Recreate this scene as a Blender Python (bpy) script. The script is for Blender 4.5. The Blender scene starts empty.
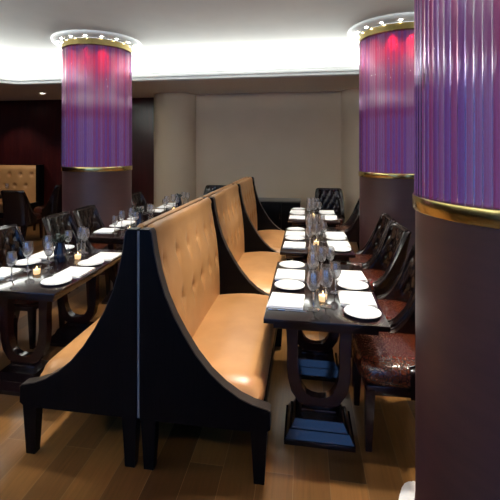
import bpy, bmesh, math, random
from mathutils import Vector
random.seed(7)
PI = math.pi
SC = bpy.context.scene
COL = SC.collection
R = math.radians

# ------------------------------------------------------------------ materials
def mat(name, col, rough=.5, metal=0, spec=.5, emit=None, estr=0, coat=0):
    m = bpy.data.materials.new(name); m.use_nodes = True
    b = m.node_tree.nodes['Principled BSDF']
    b.inputs['Base Color'].default_value = (*col, 1)
    b.inputs['Roughness'].default_value = rough
    b.inputs['Metallic'].default_value = metal
    b.inputs['Specular IOR Level'].default_value = spec
    b.inputs['Coat Weight'].default_value = coat
    b.inputs['Coat Roughness'].default_value = .08
    if emit:
        b.inputs['Emission Color'].default_value = (*emit, 1)
        b.inputs['Emission Strength'].default_value = estr
    return m

def tex(m, kind='noise', scale=8, c1=None, c2=None, bump=0, dist=.01, stretch=(1, 1, 1), detail=4, lo=.35, hi=.65):
    nt = m.node_tree; N = nt.nodes; L = nt.links; b = N['Principled BSDF']
    tc = N.new('ShaderNodeTexCoord'); mp = N.new('ShaderNodeMapping')
    mp.inputs['Scale'].default_value = stretch
    L.new(tc.outputs['Object'], mp.inputs['Vector'])
    if kind == 'noise':
        t = N.new('ShaderNodeTexNoise'); t.inputs['Scale'].default_value = scale; t.inputs['Detail'].default_value = detail
        out = t.outputs['Fac']
    else:
        t = N.new('ShaderNodeTexVoronoi'); t.inputs['Scale'].default_value = scale; t.feature = 'DISTANCE_TO_EDGE'
        out = t.outputs['Distance']
    L.new(mp.outputs['Vector'], t.inputs['Vector'])
    if c1:
        r = N.new('ShaderNodeValToRGB')
        r.color_ramp.elements[0].position = lo; r.color_ramp.elements[0].color = (*c1, 1)
        r.color_ramp.elements[1].position = hi; r.color_ramp.elements[1].color = (*c2, 1)
        L.new(out, r.inputs['Fac']); L.new(r.outputs['Color'], b.inputs['Base Color'])
    if bump:
        if kind != 'noise':
            mr = N.new('ShaderNodeMapRange'); mr.inputs['From Max'].default_value = .12
            L.new(out, mr.inputs['Value']); out = mr.outputs['Result']
        bp = N.new('ShaderNodeBump'); bp.inputs['Strength'].default_value = bump; bp.inputs['Distance'].default_value = dist
        L.new(out, bp.inputs['Height']); L.new(bp.outputs['Normal'], b.inputs['Normal'])
    return m

M = {}
M['black_wood'] = tex(mat('black_stained_wood', (.002, .002, .003), .36, spec=.09), 'noise', 6, (.0012, .0012, .0018), (.004, .003, .003), .12, .003, (14, 14, .6))
M['lit_edge_wood'] = tex(mat('lit_panel_edge_wood', (.05, .038, .03), .38, spec=.5), 'noise', 6, (.022, .016, .013), (.036, .027, .021), .1, .002, (14, 14, .8))  # black wood made lighter, ceiling reflection put into the colour
M['tan'] = tex(mat('tan_leather', (.56, .30, .125), .36, spec=.5), 'noise', 5, (.47, .232, .082), (.54, .275, .105), .05, .004)
M['lacquer'] = tex(mat('dark_lacquer', (.012, .007, .006), .12, spec=.5), 'noise', 4, (.007, .004, .0035), (.015, .007, .006), 0, 0, (4, .6, 4))
M['redwood'] = tex(mat('dark_mahogany_frame', (.03, .008, .007), .22), 'noise', 5, (.009, .003, .003), (.018, .005, .004), 0, 0, (6, 6, .8))
M['dark_leather'] = tex(mat('dark_tufted_leather', (.008, .005, .005), .2, spec=.6), 'noise', 14, (.005, .0035, .0035), (.014, .006, .005), .15, .004)
M['croc'] = tex(mat('crocodile_leather', (.04, .012, .008), .16, spec=.7), 'voronoi', 42, (.008, .003, .002), (.085, .018, .007), .35, .002, lo=.0, hi=.10)
M['linen'] = tex(mat('white_linen', (.86, .87, .88), .8), 'noise', 60, (.83, .84, .86), (.9, .9, .9), .1, .001)
M['china'] = mat('white_china', (.86, .88, .9), .12)
M['steel'] = mat('polished_cutlery', (.75, .77, .8), .14, 1)
M['gold'] = tex(mat('brushed_brass', (.62, .42, .14), .2, 1), 'noise', 3, (.47, .35, .12), (.70, .56, .24), .0, 0, (1.5, 1.5, .2))
M['burgundy'] = tex(mat('burgundy_cladding', (.05, .019, .02), .42), 'noise', 3, (.037, .0135, .0155), (.046, .0165, .018), .04, .002, (1, 1, 8))
M['ceiling'] = tex(mat('ceiling_plaster', (.62, .59, .56), .9), 'noise', 2, (.60, .57, .545), (.64, .61, .58))
M['soffit'] = mat('soffit_paint', (.80, .75, .68), .85)
M['cove'] = mat('cove_paint', (.82, .83, .82), .8)
M['beige'] = tex(mat('beige_plaster', (.74, .60, .44), .75), 'noise', 2.2, (.73, .59, .43), (.75, .61, .45))
M['mahogany'] = tex(mat('mahogany_panelling', (.030, .004, .004), .28, spec=.35), 'noise', 3, (.026, .0035, .0035), (.044, .006, .005), 0, 0, (5, 5, .5))
M['white'] = mat('white_paint', (.8, .8, .79), .5)
M['gap_light_grey'] = mat('grey_gap_light', (.14, .16, .18), .5)  # grey painted for the light that shows between the settee backs
M['greytop'] = mat('grey_stone_top', (.22, .21, .19), .4)
M['bulb'] = mat('bulb_glow', (1, 1, 1), .3, emit=(1, .93, .8), estr=60)
M['spotlens'] = mat('spot_lens_glow', (1, 1, 1), .3, emit=(1, .95, .88), estr=25)
M['flame'] = mat('candle_flame', (1, .8, .4), .5, emit=(1, .62, .25), estr=9)
M['wax'] = mat('candle_wax', (.85, .78, .62), .5, emit=(1, .62, .25), estr=1.2)
M['blueglass'] = mat('dark_blue_glass', (.005, .012, .035), .06, spec=.6)
M['leaf'] = mat('dark_leaf', (.012, .02, .014), .4)
M['frame_white'] = mat('window_frame_paint', (.7, .7, .7), .5)

def glassmat(name, tint, ior=1.45, rough=.02, boost=1.0, gcol=(1, 1, 1)):
    m = bpy.data.materials.new(name); m.use_nodes = True
    nt = m.node_tree; N = nt.nodes; L = nt.links
    N.remove(N['Principled BSDF']); out = N['Material Output']
    tr = N.new('ShaderNodeBsdfTransparent'); tr.inputs['Color'].default_value = (*tint, 1)
    gl = N.new('ShaderNodeBsdfGlossy'); gl.inputs['Roughness'].default_value = rough
    gl.inputs['Color'].default_value = (*gcol, 1)
    fr = N.new('ShaderNodeLayerWeight'); fr.inputs['Blend'].default_value = .5
    pw = N.new('ShaderNodeMath'); pw.operation = 'POWER'; pw.inputs[1].default_value = ior
    mu = N.new('ShaderNodeMath'); mu.operation = 'MULTIPLY_ADD'; mu.use_clamp = True; mu.inputs[1].default_value = boost; mu.inputs[2].default_value = .04
    mx = N.new('ShaderNodeMixShader')
    L.new(fr.outputs['Facing'], pw.inputs[0]); L.new(pw.outputs[0], mu.inputs[0]); L.new(mu.outputs[0], mx.inputs[0])
    L.new(tr.outputs[0], mx.inputs[1]); L.new(gl.outputs[0], mx.inputs[2]); L.new(mx.outputs[0], out.inputs['Surface'])
    return m
M['glass'] = glassmat('clear_glass', (.985, .99, .995), 3.2, .06, .75)
def realglass(name, col, ior, rough):
    m = mat(name, col, rough); b = m.node_tree.nodes['Principled BSDF']
    b.inputs['Transmission Weight'].default_value = 1; b.inputs['IOR'].default_value = ior
    return m
M['rod'] = realglass('glass_rod', (.97, .97, 1), 1.47, .02)
M['rod_violet'] = realglass('violet_glass_rod', (.72, .66, 1), 1.47, .02)
M['rod_rose'] = realglass('rose_glass_rod', (1, .60, .74), 1.47, .02)
M['wine'] = realglass('stemware_glass', (.99, .995, 1), 1.45, .03)
bw = M['wine'].node_tree.nodes['Principled BSDF']; bw.inputs['Coat Weight'].default_value = 1; bw.inputs['Coat Roughness'].default_value = .25; bw.inputs['Coat IOR'].default_value = 2.1
M['pane'] = glassmat('window_pane', (.97, .98, 1), 5, .0, .3)

# evenly glowing violet core of the columns
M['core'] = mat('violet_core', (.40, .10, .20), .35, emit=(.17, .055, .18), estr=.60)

# wooden floor boards that run along the benches
def floor_mat():
    m = mat('oak_boards', (.2, .1, .04), .3, spec=.45); nt = m.node_tree; N = nt.nodes; L = nt.links; b = N['Principled BSDF']
    tc = N.new('ShaderNodeTexCoord'); mp = N.new('ShaderNodeMapping'); mp.inputs['Rotation'].default_value = (0, 0, PI / 2); mp.inputs['Location'].default_value = (.4, .06, 0)
    br = N.new('ShaderNodeTexBrick'); br.inputs['Scale'].default_value = 1
    br.inputs['Brick Width'].default_value = 1.7; br.inputs['Row Height'].default_value = .185
    br.inputs['Mortar Size'].default_value = .0016; br.inputs['Bias'].default_value = 0
    br.offset = .37
    br.inputs['Color1'].default_value = (.23, .105, .028, 1); br.inputs['Color2'].default_value = (.055, .023, .007, 1)
    br.inputs['Mortar'].default_value = (.22, .13, .06, 1)
    L.new(tc.outputs['Object'], mp.inputs[0]); L.new(mp.outputs[0], br.inputs['Vector'])
    mp2 = N.new('ShaderNodeMapping'); mp2.inputs['Scale'].default_value = (22, 1.3, 1)
    n = N.new('ShaderNodeTexNoise'); n.inputs['Scale'].default_value = 3; n.inputs['Detail'].default_value = 5
    L.new(tc.outputs['Object'], mp2.inputs[0]); L.new(mp2.outputs[0], n.inputs['Vector'])
    mr = N.new('ShaderNodeMapRange'); mr.inputs['To Min'].default_value = .6; mr.inputs['To Max'].default_value = 1.35
    L.new(n.outputs['Fac'], mr.inputs[0])
    mx = N.new('ShaderNodeMix'); mx.data_type = 'RGBA'; mx.blend_type = 'MULTIPLY'; mx.inputs[0].default_value = 1
    L.new(br.outputs['Color'], mx.inputs[6]); L.new(mr.outputs[0], mx.inputs[7]); L.new(mx.outputs[2], b.inputs['Base Color'])
    return m
M['floor'] = floor_mat()

# ------------------------------------------------------------------ mesh helpers
class MB:
    def __init__(s): s.bm = bmesh.new()
    def box(s, x0, x1, y0, y1, z0, z1, bev=0, seg=2):
        vs = [s.bm.verts.new(p) for p in ((x0,y0,z0),(x1,y0,z0),(x1,y1,z0),(x0,y1,z0),(x0,y0,z1),(x1,y0,z1),(x1,y1,z1),(x0,y1,z1))]
        fs = [s.bm.faces.new([vs[i] for i in q]) for q in ((3,2,1,0),(4,5,6,7),(0,1,5,4),(1,2,6,5),(2,3,7,6),(3,0,4,7))]
        if bev:
            es = {e for f in fs for e in f.edges}
            bmesh.ops.bevel(s.bm, geom=list(es), offset=bev, segments=seg, affect='EDGES', profile=.5)
        return s
    def frustum(s, c0, h0, c1, h1):          # box between two centred rectangles: (x,y,z),(hx,hy)
        vs = []
        for c, h in ((c0, h0), (c1, h1)):
            for sx, sy in ((-1,-1),(1,-1),(1,1),(-1,1)): vs.append(s.bm.verts.new((c[0]+sx*h[0], c[1]+sy*h[1], c[2])))
        for q in ((3,2,1,0),(4,5,6,7),(0,1,5,4),(1,2,6,5),(2,3,7,6),(3,0,4,7)): s.bm.faces.new([vs[i] for i in q])
        return s
    def prism_y(s, pts, y0, y1, bev=0):     # polygon in (x,z) extruded along y
        a = [s.bm.verts.new((x, y0, z)) for x, z in pts]; b = [s.bm.verts.new((x, y1, z)) for x, z in pts]
        n = len(pts); fs = [s.bm.faces.new(a), s.bm.faces.new(b[::-1])]
        for i in range(n): fs.append(s.bm.faces.new((a[i], b[i], b[(i+1) % n], a[(i+1) % n])))
        return s
    def lathe(s, prof, n=24, c=(0, 0, 0)):   # profile (r,z), r=0 closes
        rings = []
        for r, z in prof:
            if r < 1e-6: rings.append([s.bm.verts.new((c[0], c[1], c[2]+z))])
            else: rings.append([s.bm.verts.new((c[0]+r*math.cos(2*PI*i/n), c[1]+r*math.sin(2*PI*i/n), c[2]+z)) for i in range(n)])
        for A, B in zip(rings, rings[1:]):
            for i in range(n):
                j = (i+1) % n
                if len(A) == 1 and len(B) == 1: continue
                if len(A) == 1: s.bm.faces.new((A[0], B[j], B[i]))
                elif len(B) == 1: s.bm.faces.new((A[i], A[j], B[0]))
                else: s.bm.faces.new((A[i], A[j], B[j], B[i]))
        return s
    def grid(s, P, closed_u=False):          # P[u][v] points
        V = [[s.bm.verts.new(p) for p in row] for row in P]
        nu = len(V); nv = len(V[0])
        for i in range(nu if closed_u else nu-1):
            for j in range(nv-1):
                s.bm.faces.new((V[i][j], V[(i+1) % nu][j], V[(i+1) % nu][j+1], V[i][j+1]))
        return V
    def tube(s, pts, r, n=8):
        rr = r if isinstance(r, (list, tuple)) else [r]*len(pts)
        pts = [Vector(p) for p in pts]; rows = []
        for i, p in enumerate(pts):
            t = (pts[min(i+1, len(pts)-1)] - pts[max(i-1, 0)]).normalized()
            a = t.cross(Vector((0, 0, 1)) if abs(t.z) < .9 else Vector((1, 0, 0))).normalized(); b = t.cross(a)
            rows.append([p + rr[i]*(a*math.cos(2*PI*k/n) + b*math.sin(2*PI*k/n)) for k in range(n)])
        V = [[s.bm.verts.new(p) for p in row] for row in rows]
        for A, B in zip(V, V[1:]):
            for i in range(n): s.bm.faces.new((A[i], A[(i+1) % n], B[(i+1) % n], B[i]))
        s.bm.faces.new(V[0][::-1]); s.bm.faces.new(V[-1])
        return s
    def strip(s, pts, hw, y0, y1):           # rectangular section swept along (x,z) polyline, half widths hw, thick y0..y1
        rows = []
        for i, p in enumerate(pts):
            a = pts[max(i-1, 0)]; b = pts[min(i+1, len(pts)-1)]
            tx, tz = b[0]-a[0], b[1]-a[1]; l = math.hypot(tx, tz); nx, nz = -tz/l, tx/l
            w = hw[i] if isinstance(hw, list) else hw
            rows.append([(p[0]+nx*w, y0, p[1]+nz*w), (p[0]-nx*w, y0, p[1]-nz*w), (p[0]-nx*w, y1, p[1]-nz*w), (p[0]+nx*w, y1, p[1]+nz*w)])
        V = [[s.bm.verts.new(q) for q in r] for r in rows]
        for A, B in zip(V, V[1:]):
            for i in range(4): s.bm.faces.new((A[i], A[(i+1) % 4], B[(i+1) % 4], B[i]))
        s.bm.faces.new(V[0][::-1]); s.bm.faces.new(V[-1])
        return s
    def build(s, name, m, parent=None, loc=(0, 0, 0), rot=(0, 0, 0), mirror=False, sharp=38, smooth=True):
        if mirror:
            for v in s.bm.verts: v.co.x = -v.co.x
        bmesh.ops.recalc_face_normals(s.bm, faces=s.bm.faces[:])
        me = bpy.data.meshes.new(name); s.bm.to_mesh(me); s.bm.free()
        if smooth:
            for p in me.polygons: p.use_smooth = True
            me.set_sharp_from_angle(angle=R(sharp))
        me.materials.append(M[m] if isinstance(m, str) else m)
        o = bpy.data.objects.new(name, me); COL.objects.link(o)
        o.location = loc; o.rotation_euler = rot
        if parent: o.parent = parent
        return o

def tag(o, label, cat, group=None, kind=None):
    o['label'] = label; o['category'] = cat
    if group: o['group'] = group
    if kind: o['kind'] = kind
    return o
def thing(name, label, cat, loc=(0, 0, 0), rz=0, group=None):
    o = bpy.data.objects.new(name, None); COL.objects.link(o); o.empty_display_size = .1
    o.location = loc; o.rotation_euler = (0, 0, rz)
    return tag(o, label, cat, group)
def struct(o): o['kind'] = 'structure'; return o
def copy_tree(o, loc=None, rz=None, label=None, group=None):
    c = o.copy(); COL.objects.link(c)
    if loc: c.location = loc
    if rz is not None: c.rotation_euler = (0, 0, rz)
    if label: c['label'] = label
    if group: c['group'] = group
    for ch in o.children:
        d = ch.copy(); COL.objects.link(d); d.parent = c
        for g in ch.children:
            e = g.copy(); COL.objects.link(e); e.parent = d
    return c

# ------------------------------------------------------------------ the room
XL, XR, YF, YB, HC, HS = -8.2, 4.6, -1.7, 8.3, 3.27, 2.89
TX0, TX1, TY0, TY1 = -5.4, 3.0, -.9, 6.55          # tray recess in the ceiling
struct(MB().box(XL-.1, XR+.1, YF-.1, 9.1, -.1, 0).build('floor', 'floor', smooth=False))
struct(MB().box(XL-.1, XR+.1, YF-.1, 9.1, HC, HC+.1).build('ceiling', 'ceiling', smooth=False))
# dropped soffit ring around the tray with a lip that hides the cove lights
def rounded_rect(x0, x1, y0, y1, r, n=8):
    P = []
    for cx, cy, a0 in ((x1-r, y1-r, 0), (x0+r, y1-r, 90), (x0+r, y0+r, 180), (x1-r, y0+r, 270)):
        for k in range(n+1):
            a = R(a0 + 90*k/n); P.append((cx+r*math.cos(a), cy+r*math.sin(a)))
    return P
def ring_profile(prof, r=.35):
    # prof: list of (offset outwards from tray edge, z)
    rows = []
    for off, z in prof:
        rows.append([(x, y, z) for x, y in rounded_rect(TX0-off, TX1+off, TY0-off, TY1+off, r+max(off, -.2))])
    m = MB(); P = [[row[i] for row in rows] for i in range(len(rows[0]))]
    m.grid(P, closed_u=True); return m
# moulded lip (white) and ledge
lip = ring_profile([(.5, 2.93), (.05, 2.93), (.05, 3.03), (.0, 3.03), (.0, 2.995), (-.025, 2.985), (-.025, 2.955), (.0, 2.945), (.0, 2.905), (.03, HS), (.09, HS)])
struct(lip.build('trim_1', 'cove'))
cv = ring_profile([(.5, 2.93), (.5, HC-.09), (.47, HC-.04), (.42, HC-.001)])
struct(cv.build('trim_2', 'cove'))
# soffit underside: four slabs outside the tray
so = MB()
def corner_fill(so):
    P = rounded_rect(TX0-.09, TX1+.09, TY0-.09, TY1+.09, .44)
    n = len(P); O = []
    for x, y in P:
        O.append((x, y))
    vin = [so.bm.verts.new((x, y, HS)) for x, y in P]
    # outer ring projected to the room walls
    cx, cy = (TX0+TX1)/2, (TY0+TY1)/2
    def outer(x, y):
        dx, dy = x-cx, y-cy; t = 1e9
        if dx > 1e-6: t = min(t, (XR-cx)/dx)
        if dx < -1e-6: t = min(t, (XL-cx)/dx)
        if dy > 1e-6: t = min(t, (9.0-cy)/dy)
        if dy < -1e-6: t = min(t, (YF-cy)/dy)
        return cx+dx*t, cy+dy*t
    vout = [so.bm.verts.new((*outer(x, y), HS)) for x, y in P]
    cor = {1: (XR, 9.0), 2: (XL, 9.0), 3: (XL, YF), 0: (XR, YF)}
    for i in range(n):
        j = (i+1) % n
        so.bm.faces.new((vin[i], vin[j], vout[j], vout[i]))
        a, b = vout[i].co, vout[j].co
        if abs(a.x-b.x) > 1e-4 and abs(a.y-b.y) > 1e-4:
            k = min(cor.values(), key=lambda c: (c[0]-(a.x+b.x)/2)**2 + (c[1]-(a.y+b.y)/2)**2)
            so.bm.faces.new((vout[i], vout[j], so.bm.verts.new((*k, HS))))
corner_fill(so)
struct(so.build('trim_3', 'soffit', smooth=False))

struct(MB().box(-2.95, 1.6, YB, YB+.15, 0, HS).build('wall_back', 'beige', smooth=False))
struct(MB().box(XL, -2.7, 8.62, 8.75, 0, HS).build('wall_back_left', 'mahogany', smooth=False))
struct(MB().box(1.2, XR, 8.62, 8.75, 0, HS).build('wall_back_right', 'mahogany', smooth=False))
struct(MB().box(XL-.1, XL, YF, 9.0, 0, HC).build('wall_left', 'mahogany', smooth=False))
struct(MB().box(XR, XR+.1, YF, 9.0, 0, HC).build('wall_right', 'mahogany', smooth=False))
# rounded beige pilasters either side of the recess
struct(MB().lathe([(0, 0), (.47, 0), (.47, HS), (0, HS)], 48).build('trim_4', 'beige', loc=(-2.77, YB+.06, 0)))
struct(MB().lathe([(0, 0), (.47, 0), (.47, HS), (0, HS)], 48).build('trim_5', 'beige', loc=(1.19, YB+.06, 0)))
struct(MB().box(-2.28, .72, YB-.02, YB, 0, .14, .004).build('baseboard_back', 'mahogany'))
# street side behind the viewer: wall with two tall windows
fw = MB()
WIN = [(-4.2, -1.2), (-.2, 2.8)]
for x0, x1 in ((XL, -4.2), (-1.2, -.2), (2.8, XR)): fw.box(x0, x1, YF-.1, YF, 0, HC)
for x0, x1 in WIN: fw.box(x0, x1, YF-.1, YF, 0, .35); fw.box(x0, x1, YF-.1, YF, 2.75, HC)
struct(fw.build('wall_front', 'mahogany', smooth=False))
for k, (x0, x1) in enumerate(WIN):
    w = MB()
    for a, b in ((x0, x0+.06), (x1-.06, x1), ((x0+x1)/2-.03, (x0+x1)/2+.03)): w.box(a, b, YF-.08, YF-.02, .35, 2.75)
    w.box(x0, x1, YF-.08, YF-.02, .35, .42); w.box(x0, x1, YF-.08, YF-.02, 2.68, 2.75)
    fr = struct(w.build('window_%d' % (k+1), 'frame_white', smooth=False))
    MB().box(x0+.06, x1-.06, YF-.054, YF-.046, .42, 2.68).build('pane', 'pane', fr, smooth=False)

# ------------------------------------------------------------------ lights
def light(kind, name, loc, power, col, **kw):
    l = bpy.data.lights.new(name, kind); l.energy = power; l.color = col
    for k, v in kw.items():
        if k not in ('aim', 'rot'): setattr(l, k, v)
    o = bpy.data.objects.new(name, l); COL.objects.link(o); o.location = loc
    if 'aim' in kw:
        d = Vector(kw['aim']) - Vector(loc); o.rotation_euler = d.to_track_quat('-Z', 'Y').to_euler()
    if 'rot' in kw: o.rotation_euler = kw['rot']
    return o
COOL = (.93, 1.0, .97)
CW = 67.0   # watts per metre of cove strip
cz = 3.045
TL = -R(22)
for nm, loc, ln, tilt in (('back', ((TX0+TX1)/2, TY1+.26, cz), TX1-TX0, (PI-TL, 0, 0)), ('front', ((TX0+TX1)/2, TY0-.26, cz), TX1-TX0, (PI+TL, 0, 0)),
                        ('left', (TX0-.26, (TY0+TY1)/2, cz), TY1-TY0, (0, PI-TL, 0)), ('right', (TX1+.26, (TY0+TY1)/2, cz), TY1-TY0, (0, PI+TL, 0))):
    light('AREA', 'cove_strip_light', loc, CW*ln*{'back': 1, 'left': 1, 'front': .35, 'right': .55}[nm], COOL, shape='RECTANGLE', size=ln if nm in ('back', 'front') else .10, size_y=.10 if nm in ('back', 'front') else ln, rot=tilt)
# daylight through the two windows
for x0, x1 in WIN:
    light('AREA', 'window_daylight', ((x0+x1)/2, YF-.2, 1.55), 32, (.10, .36, 1.0), shape='RECTANGLE', size=x1-x0, size_y=2.4, rot=(PI/2, 0, 0))

# recessed downlights: trim ring and lens, each with a spot
def downlight(x, y, z, aim, power, size, label, col=(1, .93, .82), blend=.6):
    t = thing('recessed_downlight', label, 'ceiling light', (x, y, z), 0, 'recessed ceiling downlights')
    MB().lathe([(.042, -.001), (.06, -.012), (.066, -.008), (.066, 0)], 24).build('trim_ring', 'white', t)
    MB().lathe([(0, -.004), (.042, -.004)], 20).build('lens', 'spotlens', t)
    light('SPOT', 'downlight_beam', (x, y, z-.03), power, col, spot_size=R(size), spot_blend=blend, shadow_soft_size=.055, aim=aim)
SP = 330
downlight(.15, 2.75, HC, (.08, 2.75, .7), SP*.95, 58, 'recessed downlight above the nearest table right of the bench')
downlight(.15, 3.95, HC, (.10, 4.35, .7), SP, 54, 'recessed downlight above the middle table right of the bench')
downlight(.45, 3.85, HC, (.12, 5.95, .7), SP*1.6, 30, 'recessed downlight aimed at the farthest table right of the bench')
downlight(-1.95, 2.8, HC, (-1.95, 2.95, .7), SP*.95, 46, 'recessed downlight above the nearest table left of the bench')
downlight(-1.95, 3.75, HC, (-2.0, 4.6, .7), SP, 42, 'recessed downlight above the middle table left of the bench')
downlight(-1.5, 3.75, HC, (-2.0, 6.1, .7), SP*1.5, 30, 'recessed downlight aimed at the farthest table left of the bench')
downlight(-.08, 2.55, HC, (-.36, 2.14, .45), 150, 16, 'added downlight over the right seat at the settee end', (1, .9, .76), .9)  # added lamp, makes the bright tip of the right seat cushion
downlight(.0, 3.1, HC, (-.72, 3.1, .9), 60, 62, 'added downlight over the gap beside the nearest right-hand settee', (1, .9, .76), .9)  # added lamp, brightens the settee backrest
downlight(-1.72, 2.5, HC, (-1.42, 2.14, .45), 150, 16, 'added downlight over the left seat at the settee end', (1, .9, .76), .9)  # same kind of added lamp for the left seat tip
downlight(.95, 2.75, HC, (.60, 2.75, .5), 130, 40, 'added downlight above the chairs of the nearest right table', (1, .86, .68), .7)  # added lamp, puts a highlight on the near chair seats
downlight(-5.42, 7.6, HS, (-5.5, 8.1, 0), 40, 80, 'small recessed downlight in the soffit by the mahogany wall')
downlight(-7.0, 7.5, HS, (-6.6, 8.5, 1.0), 70, 70, 'small added downlight in the soffit above the far banquette')  # added out of view to brighten the mahogany wall and banquette

# ------------------------------------------------------------------ columns
def column(x, y, band, label, k0=1.0, nrod=100):
    def ML(prof, n): return MB().lathe([(r*k0, z) for r, z in prof], n)
    t = thing('column', label, 'column', (x, y, 0), 0, 'columns clad in glass rods')
    ML([(0, 0), (.508, 0), (.508, .10), (.505, .105), (.505, band), (0, band)], 72).build('cladding', 'burgundy', t)
    ML([(.50, band), (.516, band), (.518, band+.004), (.518, band+.058), (.516, band+.062), (.45, band+.062)], 72).build('lower_band', 'gold', t)
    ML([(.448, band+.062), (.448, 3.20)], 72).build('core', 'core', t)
    ML([(.448, 3.118), (.512, 3.118), (.518, 3.124), (.518, 3.20), (.50, 3.204), (.448, 3.204)], 72).build('upper_band', 'gold', t)
    ML([(.44, 3.222), (.60, 3.222), (.645, 3.232), (.66, 3.245), (.66, 3.27)], 72).build('ceiling_plate', 'white', t)
    ML([(.47, 3.204), (.47, 3.222)], 48).build('neck', 'white', t)
    n = 16
    first = None
    for k in range(n):
        a = 2*PI*(k+.5)/n
        if first is None:
            o = MB().lathe([(0, -.012), (.010, -.010), (.016, -.004), (.018, 0)], 12).build('lamp', 'bulb', t)
            first = o
        else:
            o = first.copy(); COL.objects.link(o); o.parent = t
        o.location = (.56*k0*math.cos(a), .56*k0*math.sin(a), 3.2225)
    zt, zb = 3.118, band+.062
    rods = {}
    for k in range(nrod):
        a = 2*PI*(k+.5)/nrod
        kd = ('rod', 'rod_violet', 'rod', 'rod_rose', 'rod_violet', 'rod', 'rod_rose')[(k*5 + k//7) % 7]
        if kd not in rods:
            o = MB().lathe([(0, zb), (.0135, zb), (.0135, zt), (0, zt)], 12).build('glass_rod', kd, t); rods[kd] = o
            o['label'] = {'rod': 'clear glass rod', 'rod_violet': 'violet glass rod', 'rod_rose': 'rose glass rod'}[kd]
        else:
            o = rods[kd].copy(); COL.objects.link(o); o.parent = t
        o.location = (.497*k0*math.cos(a), .497*k0*math.sin(a), 0)
    # red lamps tucked between core and rods at the top
    for k in range(12):
        a = 2*PI*(k+.25)/12
        light('SPOT', 'column_red_lamp', (x+.472*k0*math.cos(a), y+.472*k0*math.sin(a), 3.11), 80, (1, .012, .04), spot_size=R(80), spot_blend=.8,
              shadow_soft_size=.006, aim=(x+.446*k0*math.cos(a), y+.446*k0*math.sin(a), 1.9))
    return t
COLS = []
def colpos(px, d):
    ya = math.atan(65/400); u = (px-240)*d/400
    return -math.sin(ya)*d + math.cos(ya)*u, math.cos(ya)*d + math.sin(ya)*u
column(-2.99, 5.44, 1.405, 'full round column with red and violet glass rods, left of the benches', .945)
column(1.21, 5.46, 1.355, 'round column with glass rods behind the dark chairs on the right', .985)
column(.985, 1.80, 1.433, 'nearest round column, cut off by the right edge of the view')

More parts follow.
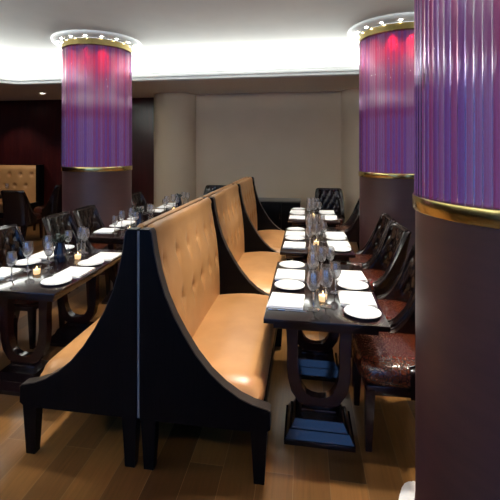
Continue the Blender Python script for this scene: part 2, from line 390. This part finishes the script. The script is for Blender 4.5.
# ------------------------------------------------------------------ benches
PANEL = [(0, 1.272), (.05, 1.272), (.062, 1.255), (.078, 1.15), (.102, 1.04), (.136, .93), (.183, .825), (.240, .725), (.303, .63),
         (.375, .545), (.45, .48), (.53, .43), (.60, .402), (.675, .385), (.688, .375), (.69, .29), (.66, .27), (0, .27)]
def bench(side, y, ln, label, last=False):
    mir = side < 0
    x = -.862 if side > 0 else -.878
    t = thing('settee', label, 'bench', (x, y, 0), 0, 'leather settees back to back')
    P = .065
    def pan(y0):
        m = MB(); m.prism_y(PANEL, y0, y0+P)
        return m
    p = pan(0).build('side_panel', 'black_wood', t, mirror=mir)
    # strip along the sweep, ceiling reflection painted as a lighter wood tone
    e = MB(); sw = PANEL[1:15]
    e.strip([(a+.002, b+.0015) for a, b in sw], .0025, .002, P-.002)
    e.build('lit_panel_edge', 'lit_edge_wood', p, mirror=mir)
    if last:
        p2 = pan(ln-P).build('side_panel', 'black_wood', t, mirror=mir)
        e = MB(); e.strip([(a+.002, b+.0015) for a, b in sw], .0025, ln-P+.002, ln-.002); e.build('lit_panel_edge', 'lit_edge_wood', p2, mirror=mir)
    y0, y1 = P+.002, ln-.002-(P if last else 0)
    MB().box(.0005, .009, y0, y1, .27, 1.2).build('back_board', 'black_wood', t, mirror=mir, smooth=False)
    # tufted backrest
    tufts = []
    nt = 6; w = y1-y0
    for r, zz in enumerate((1.06, .77)):
        for k in range(nt): tufts.append((y0 + w*(k+.5)/nt, zz))
    prof = [(.010, .40), (.010, 1.255), (.003, 1.262), (.004, 1.276), (.02, 1.284), (.038, 1.278), (.050, 1.26), (.056, 1.23), (.058, 1.19)]
    nz = 40
    for k in range(1, nz+1):
        z = 1.19 - (1.19-.44)*k/nz
        s = (1.19-z)/.75
        prof.append((.058 + .075*s + .022*math.sin(PI*s), z))
    rows = []
    NY = 78
    for i in range(NY+1):
        u = i/NY; yy = y0 + w*u
        edge = min(u, 1-u)*w
        rnd = 1 - (1-min(edge/.05, 1))**2
        row = []
        for (px, pz) in prof:
            q = px; zz = pz
            if px > .053:
                d = 0
                for ty, tz in tufts:
                    a, b = (yy-ty), (pz-tz)
                    if abs(a) < .1 and abs(b) < .16:
                        d += .022*math.exp(-(a/.017)**2 - (b/.022)**2) + .014*math.exp(-(a/.014)**2 - ((b+.02)/.075)**2) + .010*math.exp(-(a/.05)**2-(b/.06)**2)
                q = max(px - d - .035*(1-rnd), .014)
            if pz > 1.22: zz = pz - .03*(1-rnd)
            row.append((q, yy, zz))
        rows.append(row)
    m = MB(); V = m.grid(rows)
    m.bm.faces.new(V[0]); m.bm.faces.new(V[-1][::-1])
    br = m.build('backrest', 'tan', t, mirror=mir, sharp=60)
    b0 = None
    for ty, tz in tufts:
        s = (1.19-tz)/.75; bx = .058+.075*s+.022*math.sin(PI*s) - .038
        if b0 is None:
            b0 = MB().lathe([(0, -.008), (.008, -.006), (.011, 0), (.008, .006), (0, .008)], 10).build('tuft_button', 'tan', br); o = b0
        else: o = b0.copy(); COL.objects.link(o); o.parent = br
        o.location = (bx*side, ty, tz); o.rotation_euler = (0, PI/2, 0)
    # piping along the top of the back
    MB().tube([(.006, y0+.03, 1.272), (.006, (y0+y1)/2, 1.272), (.006, y1-.03, 1.272)], .005).build('piping', 'tan', br, mirror=mir)
    # seat cushion: rounded front, crowned top
    sp = [(.09, .30), (.09, .445), (.20, .462), (.32, .474), (.44, .477), (.54, .470), (.60, .455), (.632, .430), (.645, .395), (.645, .35), (.632, .305)]
    rows = []
    for i in range(41):
        u = i/40; yy = y0 + w*u; edge = min(u, 1-u)*w
        f = (1-min(edge/.11, 1))**2; c = .012*math.sin(PI*u)
        rows.append([(a - (.028*f if a > .55 else 0), yy, z + (c if z > .42 else 0) - (.045*f if z > .40 else 0)) for a, z in sp])
    m = MB(); V = m.grid(rows)
    m.bm.faces.new(V[0]); m.bm.faces.new(V[-1][::-1])
    for i in range(40): m.bm.faces.new((V[i][0], V[i][-1], V[i+1][-1], V[i+1][0]))
    m.build('seat_cushion', 'tan', t, mirror=mir, sharp=60)
    MB().box(.06, .64, y0, y1, .24, .298, .004).build('seat_rail', 'black_wood', t, mirror=mir)
    ends = [.035, ln-.035] if last else [.035]
    for yy in ends:
        for xx in (.045, .632):
            MB().frustum((xx, yy, 0), (.027, .022), (xx, yy, .27), (.042, .03)).build('leg', 'black_wood', t, mirror=mir)
    if side < 0:
        MB().box(-.013, -.003, .001, .012, .275, 1.262).build('gap_light_strip', 'gap_light_grey', t, mirror=mir)  # added strip, its grey stands for light through the gap
    return t
BY = [(2.0, 1.445), (3.447, 1.435), (4.884, 1.40)]
word = ['nearest', 'middle', 'farthest']
for i, (y, l) in enumerate(BY):
    bench(1, y, l, '%s tan tufted leather settee of the row facing right' % word[i], i == 2)
    bench(-1, y, l, '%s tan leather settee of the row facing the left tables' % word[i], i == 2)

# ------------------------------------------------------------------ tables
def table_proto(w, ln, px=0):
    t = thing('dining_table', 'x', 'table')
    MB().box(-w/2, w/2, -ln/2, ln/2, .722, .75, .003).build('table_top', 'lacquer', t)
    MB().box(-w/2+.05, w/2-.05, -ln/2+.06, ln/2-.06, .672, .722, .003).build('apron', 'lacquer', t)
    U = [(-.165, .68), (-.158, .60), (-.155, .50), (-.157, .40), (-.15, .32), (-.13, .25), (-.095, .20), (-.05, .178), (0, .172)]
    hw = [.036, .034, .032, .032, .034, .036, .036, .034, .033]
    U = U + [(-a, b) for a, b in U[-2::-1]]; U = [(a+px, b) for a, b in U]; hw = hw + hw[-2::-1]
    for s in (-1, 1):
        yc = s*(ln/2-.24)
        ped = MB().strip(U, hw, yc-.03, yc+.03).build('lyre_pedestal', 'redwood', t)
        p = MB()
        p.box(px-.20, px+.20, yc-.16, yc+.16, 0, .03, .003)
        p.frustum((px, yc, .03), (.192, .152), (px, yc, .074), (.170, .130))
        p.frustum((px, yc, .074), (.160, .120), (px, yc, .118), (.138, .098))
        p.box(px-.10, px+.10, yc-.045, yc+.045, .118, .145, .002)
        p.build('plinth', 'lacquer', ped)
        MB().box(-w/2+.09, w/2-.09, yc-.05, yc+.05, .655, .672, .002).build('bearer', 'lacquer', t)
    return t
TBL = []
pr = table_proto(.68, 1.16, -.03); pl = table_proto(.78, 1.16)
RT = [(.11, 2.81), (.11, 4.30), (.115, 5.96)]
LT = [(-2.01, 2.97), (-2.01, 4.60), (-2.01, 6.18)]
for i in range(3):
    lab = '%s dark lacquered dining table right of the leather settees' % word[i]
    t = pr if i == 0 else copy_tree(pr); t.location = (*RT[i], 0); t['label'] = lab; t['group'] = 'laid tables right of the settees'
    lab = '%s dark lacquered dining table left of the leather settees' % word[i]
    t = pl if i == 0 else copy_tree(pl); t.location = (*LT[i], 0); t['label'] = lab; t['group'] = 'laid tables left of the settees'
pf = copy_tree(pl, (-6.85, 7.72, 0), PI/2, 'dark table in the far left corner before the buttoned banquette')

# ------------------------------------------------------------------ chairs (front towards -x)
def chair_proto():
    t = thing('tub_chair', 'x', 'chair', group='dark leather dining chairs')
    # seat
    rows = []
    N = 20
    def rect(sx, sy, n=32, p=4.5):
        out = []
        for k in range(n):
            a = 2*PI*k/n; c, s_ = math.cos(a), math.sin(a)
            out.append((sx*abs(c)**(2/p)*(1 if c > 0 else -1), sy*abs(s_)**(2/p)*(1 if s_ > 0 else -1)))
        return out
    prof = [(.0, .372), (.92, .372), (.99, .385), (1.0, .41), (1.0, .435), (.985, .452), (.955, .469), (.90, .482), (.80, .492), (.5, .502), (0, .505)]
    m = MB(); rings = []
    for f, z in prof:
        if f == 0: rings.append([m.bm.verts.new((0, 0, z))])
        else: rings.append([m.bm.verts.new((-.005+a*f, b*f, z)) for a, b in rect(.265, .245)])
    for A, B in zip(rings, rings[1:]):
        n = 32
        for i in range(n):
            j = (i+1) % n
            if len(A) == 1: m.bm.faces.new((A[0], B[j], B[i]))
            elif len(B) == 1: m.bm.faces.new((A[i], A[j], B[0]))
            else: m.bm.faces.new((A[i], A[j], B[j], B[i]))
    m.build('seat', 'croc', t, sharp=60)
    MB().box(-.235, .225, -.22, .22, .315, .37, .006).build('seat_frame', 'redwood', t)
    for s in (-1, 1):
        MB().frustum((-.225, s*.205, 0), (.017, .017), (-.215, s*.20, .345), (.026, .026)).build('leg', 'redwood', t)
        MB().frustum((.285, s*.205, 0), (.017, .017), (.215, s*.20, .345), (.026, .026)).build('leg', 'redwood', t)
    # wrap-round shell: path from one arm front, round the back, to the other arm front
    W = .262; rc = .13; xb = .285; xf = -.01
    path = []
    for k in range(14): path.append((xf + (xb-rc-xf)*k/14, -W, 0, -1))
    for k in range(11):
        a = -PI/2 + PI/2*k/10; path.append((xb-rc+rc*math.cos(a), -W+rc+rc*math.sin(a), math.cos(a), math.sin(a)))
    for k in range(1, 17): path.append((xb, -W+rc + (2*W-2*rc)*k/17, 1, 0))
    for k in range(11):
        a = PI/2*k/10; path.append((xb-rc+rc*math.cos(a), W-rc+rc*math.sin(a), math.cos(a), math.sin(a)))
    for k in range(1, 15): path.append((xb-rc - (xb-rc-xf)*k/14, W, 0, 1))
    th = .05
    rows = []; rims = []
    zb = .33; L = 0
    for i, (x, y, nx, ny) in enumerate(path):
        if i: L += math.hypot(x-path[i-1][0], y-path[i-1][1])
        a = min(max((x-xf)/(xb-rc*.45-xf), 0), 1)
        zt = .485 + .47*(.12*a + .88*a**2.3)
        row = []
        NV = 22
        def lean(z): return .065*max((z-.42)/.53, 0)**1.6*a
        # outer up
        for k in range(9):
            z = zb + (zt-.02-zb)*k/8
            flare = .012*math.exp(-((zt-z)/.05)**2)
            row.append((x+nx*(flare)+lean(z), y+ny*flare, z))
        # top roll
        for k in range(1, 6):
            b = PI*k/6
            o = -th/2 + (th/2+.010)*math.cos(b)
            row.append((x+nx*o+lean(zt), y+ny*o, zt-.02+.026*math.sin(b)))
        # inner down with diamond buttoning
        for k in range(NV+1):
            z = zt-.02 - (zt-.02-.40)*k/NV
            s_ = L/.115; v = (z-.55)/.105
            tuft = 0
            if z > .56 and zt-z > .03:
                fu, fv = s_+v/2, s_-v/2
                du, dv = fu-round(fu), fv-round(fv)
                tuft = .024*math.exp(-(du*du+dv*dv)/.022) + .010*max(math.exp(-(du/.09)**2), math.exp(-(dv/.09)**2))
            puff = .006*math.sin(PI*k/NV)
            o = -th - puff + tuft
            row.append((x+nx*o+lean(z), y+ny*o, z))
        rows.append(row)
    m = MB(); V = m.grid(rows)
    m.bm.faces.new(V[0]); m.bm.faces.new(V[-1][::-1])
    for i in range(len(V)-1): m.bm.faces.new((V[i][0], V[i][-1], V[i+1][-1], V[i+1][0]))
    bk = m.build('backrest', 'dark_leather', t, sharp=60)
    # piping along the sweeping rim
    pts = [(r[9+2][0], r[9+2][1], r[9+2][2]+.004) for r in rows]
    MB().tube(pts, .005, 6).build('piping', 'dark_leather', bk)
    return t
ch = chair_proto()
used = [False]
def chair(x, y, rz, label):
    if not used[0]: c = ch; used[0] = True
    else: c = copy_tree(ch)
    c.location = (x, y, 0); c.rotation_euler = (0, 0, rz); c['label'] = label
    return c
chair(.57, 2.56, R(2), 'dark leather chair with brown crocodile seat, nearest one at the right-hand tables')
chair(.585, 3.17, R(-2), 'dark leather chair at the far end of the nearest right table')
chair(.60, 4.00, R(3), 'dark tufted chair at the middle right table, nearer of its two')
chair(.60, 4.60, R(0), 'dark tufted chair at the middle right table, farther of its two')
chair(.60, 6.42, R(0), 'dark chair at the farthest right table, half hidden by the column')
chair(.45, 7.55, R(90), 'dark tufted chair facing us behind the farthest right table')
chair(-2.52, 2.66, R(180), 'dark chair left of the nearest left table, nearer one')
chair(-2.52, 3.30, R(179), 'dark chair left of the nearest left table, farther one')
chair(-2.48, 4.14, R(180), 'dark chair with red glint left of the middle left table, nearer one')
chair(-2.48, 4.72, R(180), 'dark chair with red glint in front of the left column')
chair(-2.55, 6.42, R(180), 'dark chair beside the right edge of the left column')
chair(-1.80, 7.82, R(90), 'dark tufted chair by the beige wall behind the settees')
chair(-5.24, 6.80, R(-90), 'black chair seen from behind in front of the far banquette')
chair(-5.42, 7.85, R(0), 'dark chair with red seat below the mahogany wall')

# ------------------------------------------------------------------ table settings
def glass_proto(h, rb, name):
    t = thing(name, 'x', 'glass')
    prof_b = []
    zb = h*.47
    bowl = [(.004, zb), (.018, zb+.006), (rb*.80, zb+h*.12), (rb, zb+h*.24), (rb*.96, zb+h*.38), (rb*.82, h)]
    inner = [(r-.002, z+(.002 if i < 2 else 0)) for i, (r, z) in enumerate(bowl)][::-1]
    MB().lathe(bowl+inner[:-1]+[(0, zb+.003)], 20).build('bowl', 'wine', t, sharp=70)
    MB().lathe([(0, .001), (.034, .001), (.035, .003), (.012, .007), (.0055, .016), (.0045, zb*.6), (.005, zb)], 20).build('stem', 'wine', t, sharp=60)
    return t
wg = glass_proto(.225, .041, 'wine_glass'); gb = glass_proto(.20, .036, 'wine_glass')
def tumbler_proto():
    return tag(MB().lathe([(0, 0), (.032, 0), (.036, .12), (.0345, .12), (.031, .006), (0, .006)], 20).build('glass_tumbler', 'glass', sharp=60), 'x', 'glass')
def votive_proto():
    t = thing('votive_candle', 'x', 'candle')
    MB().lathe([(0, 0), (.027, 0), (.031, .06), (.0295, .06), (.026, .005), (0, .005)], 18).build('glass_cup', 'glass', t, sharp=60)
    MB().lathe([(0, .006), (.024, .006), (.026, .038), (0, .038)], 18).build('wax', 'wax', t)
    MB().lathe([(0, .039), (.003, .043), (.004, .049), (.0025, .056), (0, .063)], 10).build('flame', 'flame', t)
    return t
def vase_proto():
    t = thing('bud_vase', 'x', 'vase')
    MB().lathe([(0, 0), (.042, 0), (.05, .03), (.05, .09), (.036, .14), (.034, .165), (.038, .17), (.033, .17), (.030, .14), (0, .12)], 24).build('body', 'blueglass', t)
    for k in range(9):
        a = k*2.4; rr = .012+.004*(k % 4)
        x, y = rr*math.cos(a), rr*math.sin(a); z = .185+.006*(k*5 % 7)
        MB().tube([(x*.4, y*.4, .13), (x, y, z-.02), (x*1.7, y*1.7, z), (x*2.6, y*2.6, z+.012), (x*3.1, y*3.1, z)], [.002, .002, .012, .009, .001], 6).build('leaf', 'leaf', t)
    return t
def napkin_proto():
    m = MB()
    for k in range(3): m.box(-.108+.002*k, .108-.001*k, -.118+.003*k, .118-.002*k, .0008+.0045*k, .005+.0045*k, .0018)
    # top fold sags slightly
    return tag(m.build('napkin', 'linen'), 'x', 'napkin')
def plate_proto():
    return tag(MB().lathe([(0, .002), (.055, .002), (.062, .001), (.066, .004), (.10, .014), (.104, .016), (.103, .018), (.066, .0085), (.058, .006), (0, .006)], 36).build('bread_plate', 'china', sharp=60), 'x', 'plate')
def knife_proto():
    t = thing('table_knife', 'x', 'cutlery')
    MB().box(-.11, -.01, -.005, .005, .001, .006, .002).build('handle', 'steel', t)
    m = MB(); m.prism_y([(-.01, 0), (.10, 0), (.115, 0), (.115, .0016), (-.01, .0016)], -.008, .006)
    m.build('blade', 'steel', t, loc=(0, 0, .001))
    return t
def fork_proto():
    t = thing('table_fork', 'x', 'cutlery')
    MB().box(-.10, .04, -.0035, .0035, .001, .004, .001).build('handle', 'steel', t)
    m = MB(); m.box(.04, .062, -.011, .011, .001, .004, .001)
    for k in range(4): m.box(.062, .105, -.011+.0064*k, -.0082+.0064*k, .001, .004)
    m.build('tines', 'steel', t)
    return t
PROTO = {'napkin': napkin_proto(), 'plate': plate_proto(), 'knife': knife_proto(), 'fork': fork_proto(), 'wine': wg, 'small': gb,
         'tumbler': tumbler_proto(), 'votive': votive_proto(), 'vase': vase_proto()}
first = {}
def put(kind, x, y, z, rz, label, group):
    o = PROTO[kind]
    if kind in first: o = copy_tree(o)
    first[kind] = 1
    o.location = (x, y, z); o.rotation_euler = (0, 0, rz); o['label'] = label; o['group'] = group
    return o
TZ = .7505
ordw = ['first', 'second', 'third', 'fourth', 'fifth', 'sixth', 'seventh', 'eighth']
def lay(tx, ty, half, row, i):
    where = 'the %s %s table' % (word[i], row)
    y0 = ty - .58; off = 0 if row == 'right' else .06
    for s in (-1, 1):                     # s=-1: diners facing +x ; s=1: diners facing -x
        bench_side = (s == -1) == (row == 'right')
        sd = 'settee side' if bench_side else 'chair side'
        for k in range(2):
            pos = 'near place' if k == 0 else 'far place'
            nx = tx + s*(half-.12)
            if s == -1: ny, py = y0+off+(.27, .80)[k], y0+off+(.545, 1.04)[k]
            else: ny, py = y0+off+(.375, .84)[k], y0+off+(.15, .615)[k]
            jit = random.uniform(-.01, .01)
            put('napkin', nx+jit, ny, TZ, R(random.uniform(-4, 4)), 'folded white napkin on %s, %s, %s' % (where, sd, pos), 'white napkins on the tables')
            put('plate', nx+s*-.005, py, TZ, 0, 'small white bread plate on %s, %s, %s' % (where, sd, pos), 'bread plates on the tables')
            rz = 0 if s == -1 else PI
            put('knife', nx+.005, ny+s*.138, TZ, rz+R(random.uniform(-2, 2)), 'silver table knife on %s, %s, %s' % (where, sd, pos), 'table knives')
            put('fork', nx, ny-s*.132, TZ, rz+R(random.uniform(-2, 2)), 'silver table fork on %s, %s, %s' % (where, sd, pos), 'table forks')
    if row == 'right':
        G = [(.05, .17, 'wine'), (.125, .235, 'wine'), (.20, .48, 'small'), (.055, .60, 'wine'), (.12, .80, 'wine'), (.19, .90, 'small'), (.06, .98, 'small')]
        G = [(a-.11, b, c) for a, b, c in G]
        votives = [(.0, .31)]; extras = []
    else:
        G = [(-.10, .22, 'small'), (-.13, .43, 'wine'), (-.01, .52, 'small'), (-.12, .66, 'wine'), (.02, 1.0, 'wine'), (-.14, .99, 'small'), (-.05, 1.06, 'wine')]
        votives = [(.0, .36), (.07, .80)]; extras = [('vase', -.03, .70), ('tumbler', .05, .885)]
    for k, (a, b, c) in enumerate(G):
        j = 0 if i == 0 else .012
        put(c, tx+a+random.uniform(-j, j), y0+b+random.uniform(-j, j), TZ, 0,
            'clear stemmed wine glass, %s from the front on %s' % (ordw[k], where), 'wine glasses on the tables')
    for k, (a, b) in enumerate(votives):
        lab = 'glass votive candle on %s' % where
        if len(votives) > 1: lab = '%s glass votive candle on %s' % (('nearer', 'farther')[k], where)
        put('votive', tx+a, y0+b, TZ, 0, lab, 'votive candles')
    for kd, a, b in extras:
        put(kd, tx+a, y0+b, TZ, 0, ('dark blue glass bud vase with dark leaves on ' if kd == 'vase' else 'straight clear tumbler on ') + where,
            'bud vases' if kd == 'vase' else 'tumblers')
for i in range(3):
    lay(RT[i][0], RT[i][1], .34, 'right', i)
    lay(LT[i][0], LT[i][1], .39, 'left', i)
# small white shape of unknown kind on the floor at the foot of the nearest column
m = MB(); P = []
for k in range(7):
    f = k/6
    P.append([(.036*f*math.cos(2*PI*j/20)*(1+.12*math.sin(3*2*PI*j/20)), .115*f*math.sin(2*PI*j/20), .002+.010*(1-f**2)+.003*f*math.cos(5*2*PI*j/20)) for j in range(20)])
for A, B in zip(P, P[1:]):
    pass
m.grid([[row[j] for row in P[1:]] for j in range(20)], closed_u=True)
c0 = m.bm.verts.new((0, 0, .0125)); m.bm.verts.ensure_lookup_table()
for j in range(20): m.bm.faces.new((c0, m.bm.verts[j*6], m.bm.verts[((j+1) % 20)*6]))
tag(m.build('napkin', 'linen', loc=(.495, 2.06, 0), rot=(0, 0, R(-29)), sharp=80), 'small white shape on the floor at the foot of the nearest column', 'napkin')
# far table by the banquette
put('votive', -6.42, 7.50, TZ, 0, 'lit votive candle on the far left corner table', 'votive candles')
put('vase', -6.62, 7.62, TZ, 0, 'dark glass bud vase on the far left corner table', 'bud vases')
put('wine', -6.40, 7.78, TZ, 0, 'wine glass on the far left corner table', 'wine glasses on the tables')
put('napkin', -6.55, 7.45, TZ, PI/2, 'white napkin on the far left corner table', 'white napkins on the tables')

# ------------------------------------------------------------------ far banquette and sideboard
def banquette():
    t = thing('banquette', 'long tan buttoned banquette against the far mahogany wall', 'bench', (-6.15, 8.60, 0))
    ln = 1.9
    tf = []
    for k in range(6):
        tf.append((-.17-.29*k, 1.13)); tf.append((-.31-.29*k, .86))
    rows = []
    for i in range(81):
        x = -.03 - (ln-.03)*i/80; row = []
        for k in range(31):
            z = .42 + .92*k/30
            d = sum(.045*math.exp(-((x-a)/.04)**2-((z-b)/.04)**2) for a, b in tf if abs(x-a) < .15)
            row.append((x, -.16 + .02*(k/30) + d + (.06*((k-27)/3)**2 if k > 27 else 0), z))
        row.append((x, -.04, 1.34)); row.append((x, -.04, .42))
        rows.append(row)
    m = MB(); V = m.grid(rows); m.bm.faces.new(V[0]); m.bm.faces.new(V[-1][::-1])
    for i in range(80): m.bm.faces.new((V[i][0], V[i][-1], V[i+1][-1], V[i+1][0]))
    b = m.build('backrest', 'tan', t, sharp=60)
    for a, zz in tf:
        MB().lathe([(0, -.01), (.012, -.006), (.014, 0), (.012, .006), (0, .01)], 8).build('tuft_button', 'tan', b, loc=(a, -.122, zz), rot=(PI/2, 0, 0))
    MB().box(-ln, -.03, -.66, -.17, .30, .47, .03, 3).build('seat_cushion', 'tan', t)
    MB().box(-ln, -.03, -.62, -.03, 0, .298).build('plinth', 'black_wood', t, smooth=False)
    MB().prism_y([(0, 0), (.07, 0), (.07, 1.36), (0, 1.36)], -.22, -.02).build('side_panel', 'black_wood', t, smooth=False)
    MB().box(0, .07, -.66, -.22, 0, .5, .004).build('arm_panel', 'black_wood', t)
    return t
banquette()
sb = thing('sideboard', 'low black sideboard with a grey top against the beige wall', 'cabinet', (-.62, 8.02, 0))
MB().box(-.55, .53, -.22, .22, .06, .69, .004).build('carcass', 'black_wood', sb)
MB().box(-.56, .54, -.24, .24, .69, .715, .003).build('top', 'greytop', sb)
for k in range(3):
    d = MB().box(-.54+.355*k, -.195+.355*k, -.236, -.222, .09, .67, .003).build('door', 'black_wood', sb)
    MB().tube([(-.22+.355*k, -.246, .36), (-.22+.355*k, -.246, .46)], .005, 8).build('handle', 'steel', d)
MB().box(-.5, .48, -.18, .2, 0, .06).build('plinth', 'black_wood', sb, smooth=False)

# ------------------------------------------------------------------ camera, world, view
cd = bpy.data.cameras.new('camera'); cam = bpy.data.objects.new('camera', cd); COL.objects.link(cam)
cam.location = (0, 0, 1.69); cam.rotation_euler = (PI/2, 0, math.atan(65/400))
cd.sensor_width = 36; cd.sensor_fit = 'HORIZONTAL'; cd.lens = 36*400/500
cd.shift_x = 10/500; cd.shift_y = -99.5/500; cd.clip_start = .05
SC.camera = cam
w = bpy.data.worlds.new('world'); SC.world = w; w.use_nodes = True
w.node_tree.nodes['Background'].inputs[0].default_value = (.35, .55, 1, 1)
w.node_tree.nodes['Background'].inputs[1].default_value = .6
SC.view_settings.view_transform = 'Standard'; SC.view_settings.look = 'None'
SC.view_settings.exposure = 0; SC.view_settings.gamma = 1
try: SC.view_settings.use_curve_mapping = False
except Exception: pass
c = SC.cycles
c.max_bounces = 14; c.diffuse_bounces = 4; c.glossy_bounces = 4; c.transparent_max_bounces = 28; c.transmission_bounces = 12
c.sample_clamp_indirect = 4; c.caustics_reflective = False; c.caustics_refractive = False
c.use_denoising = True
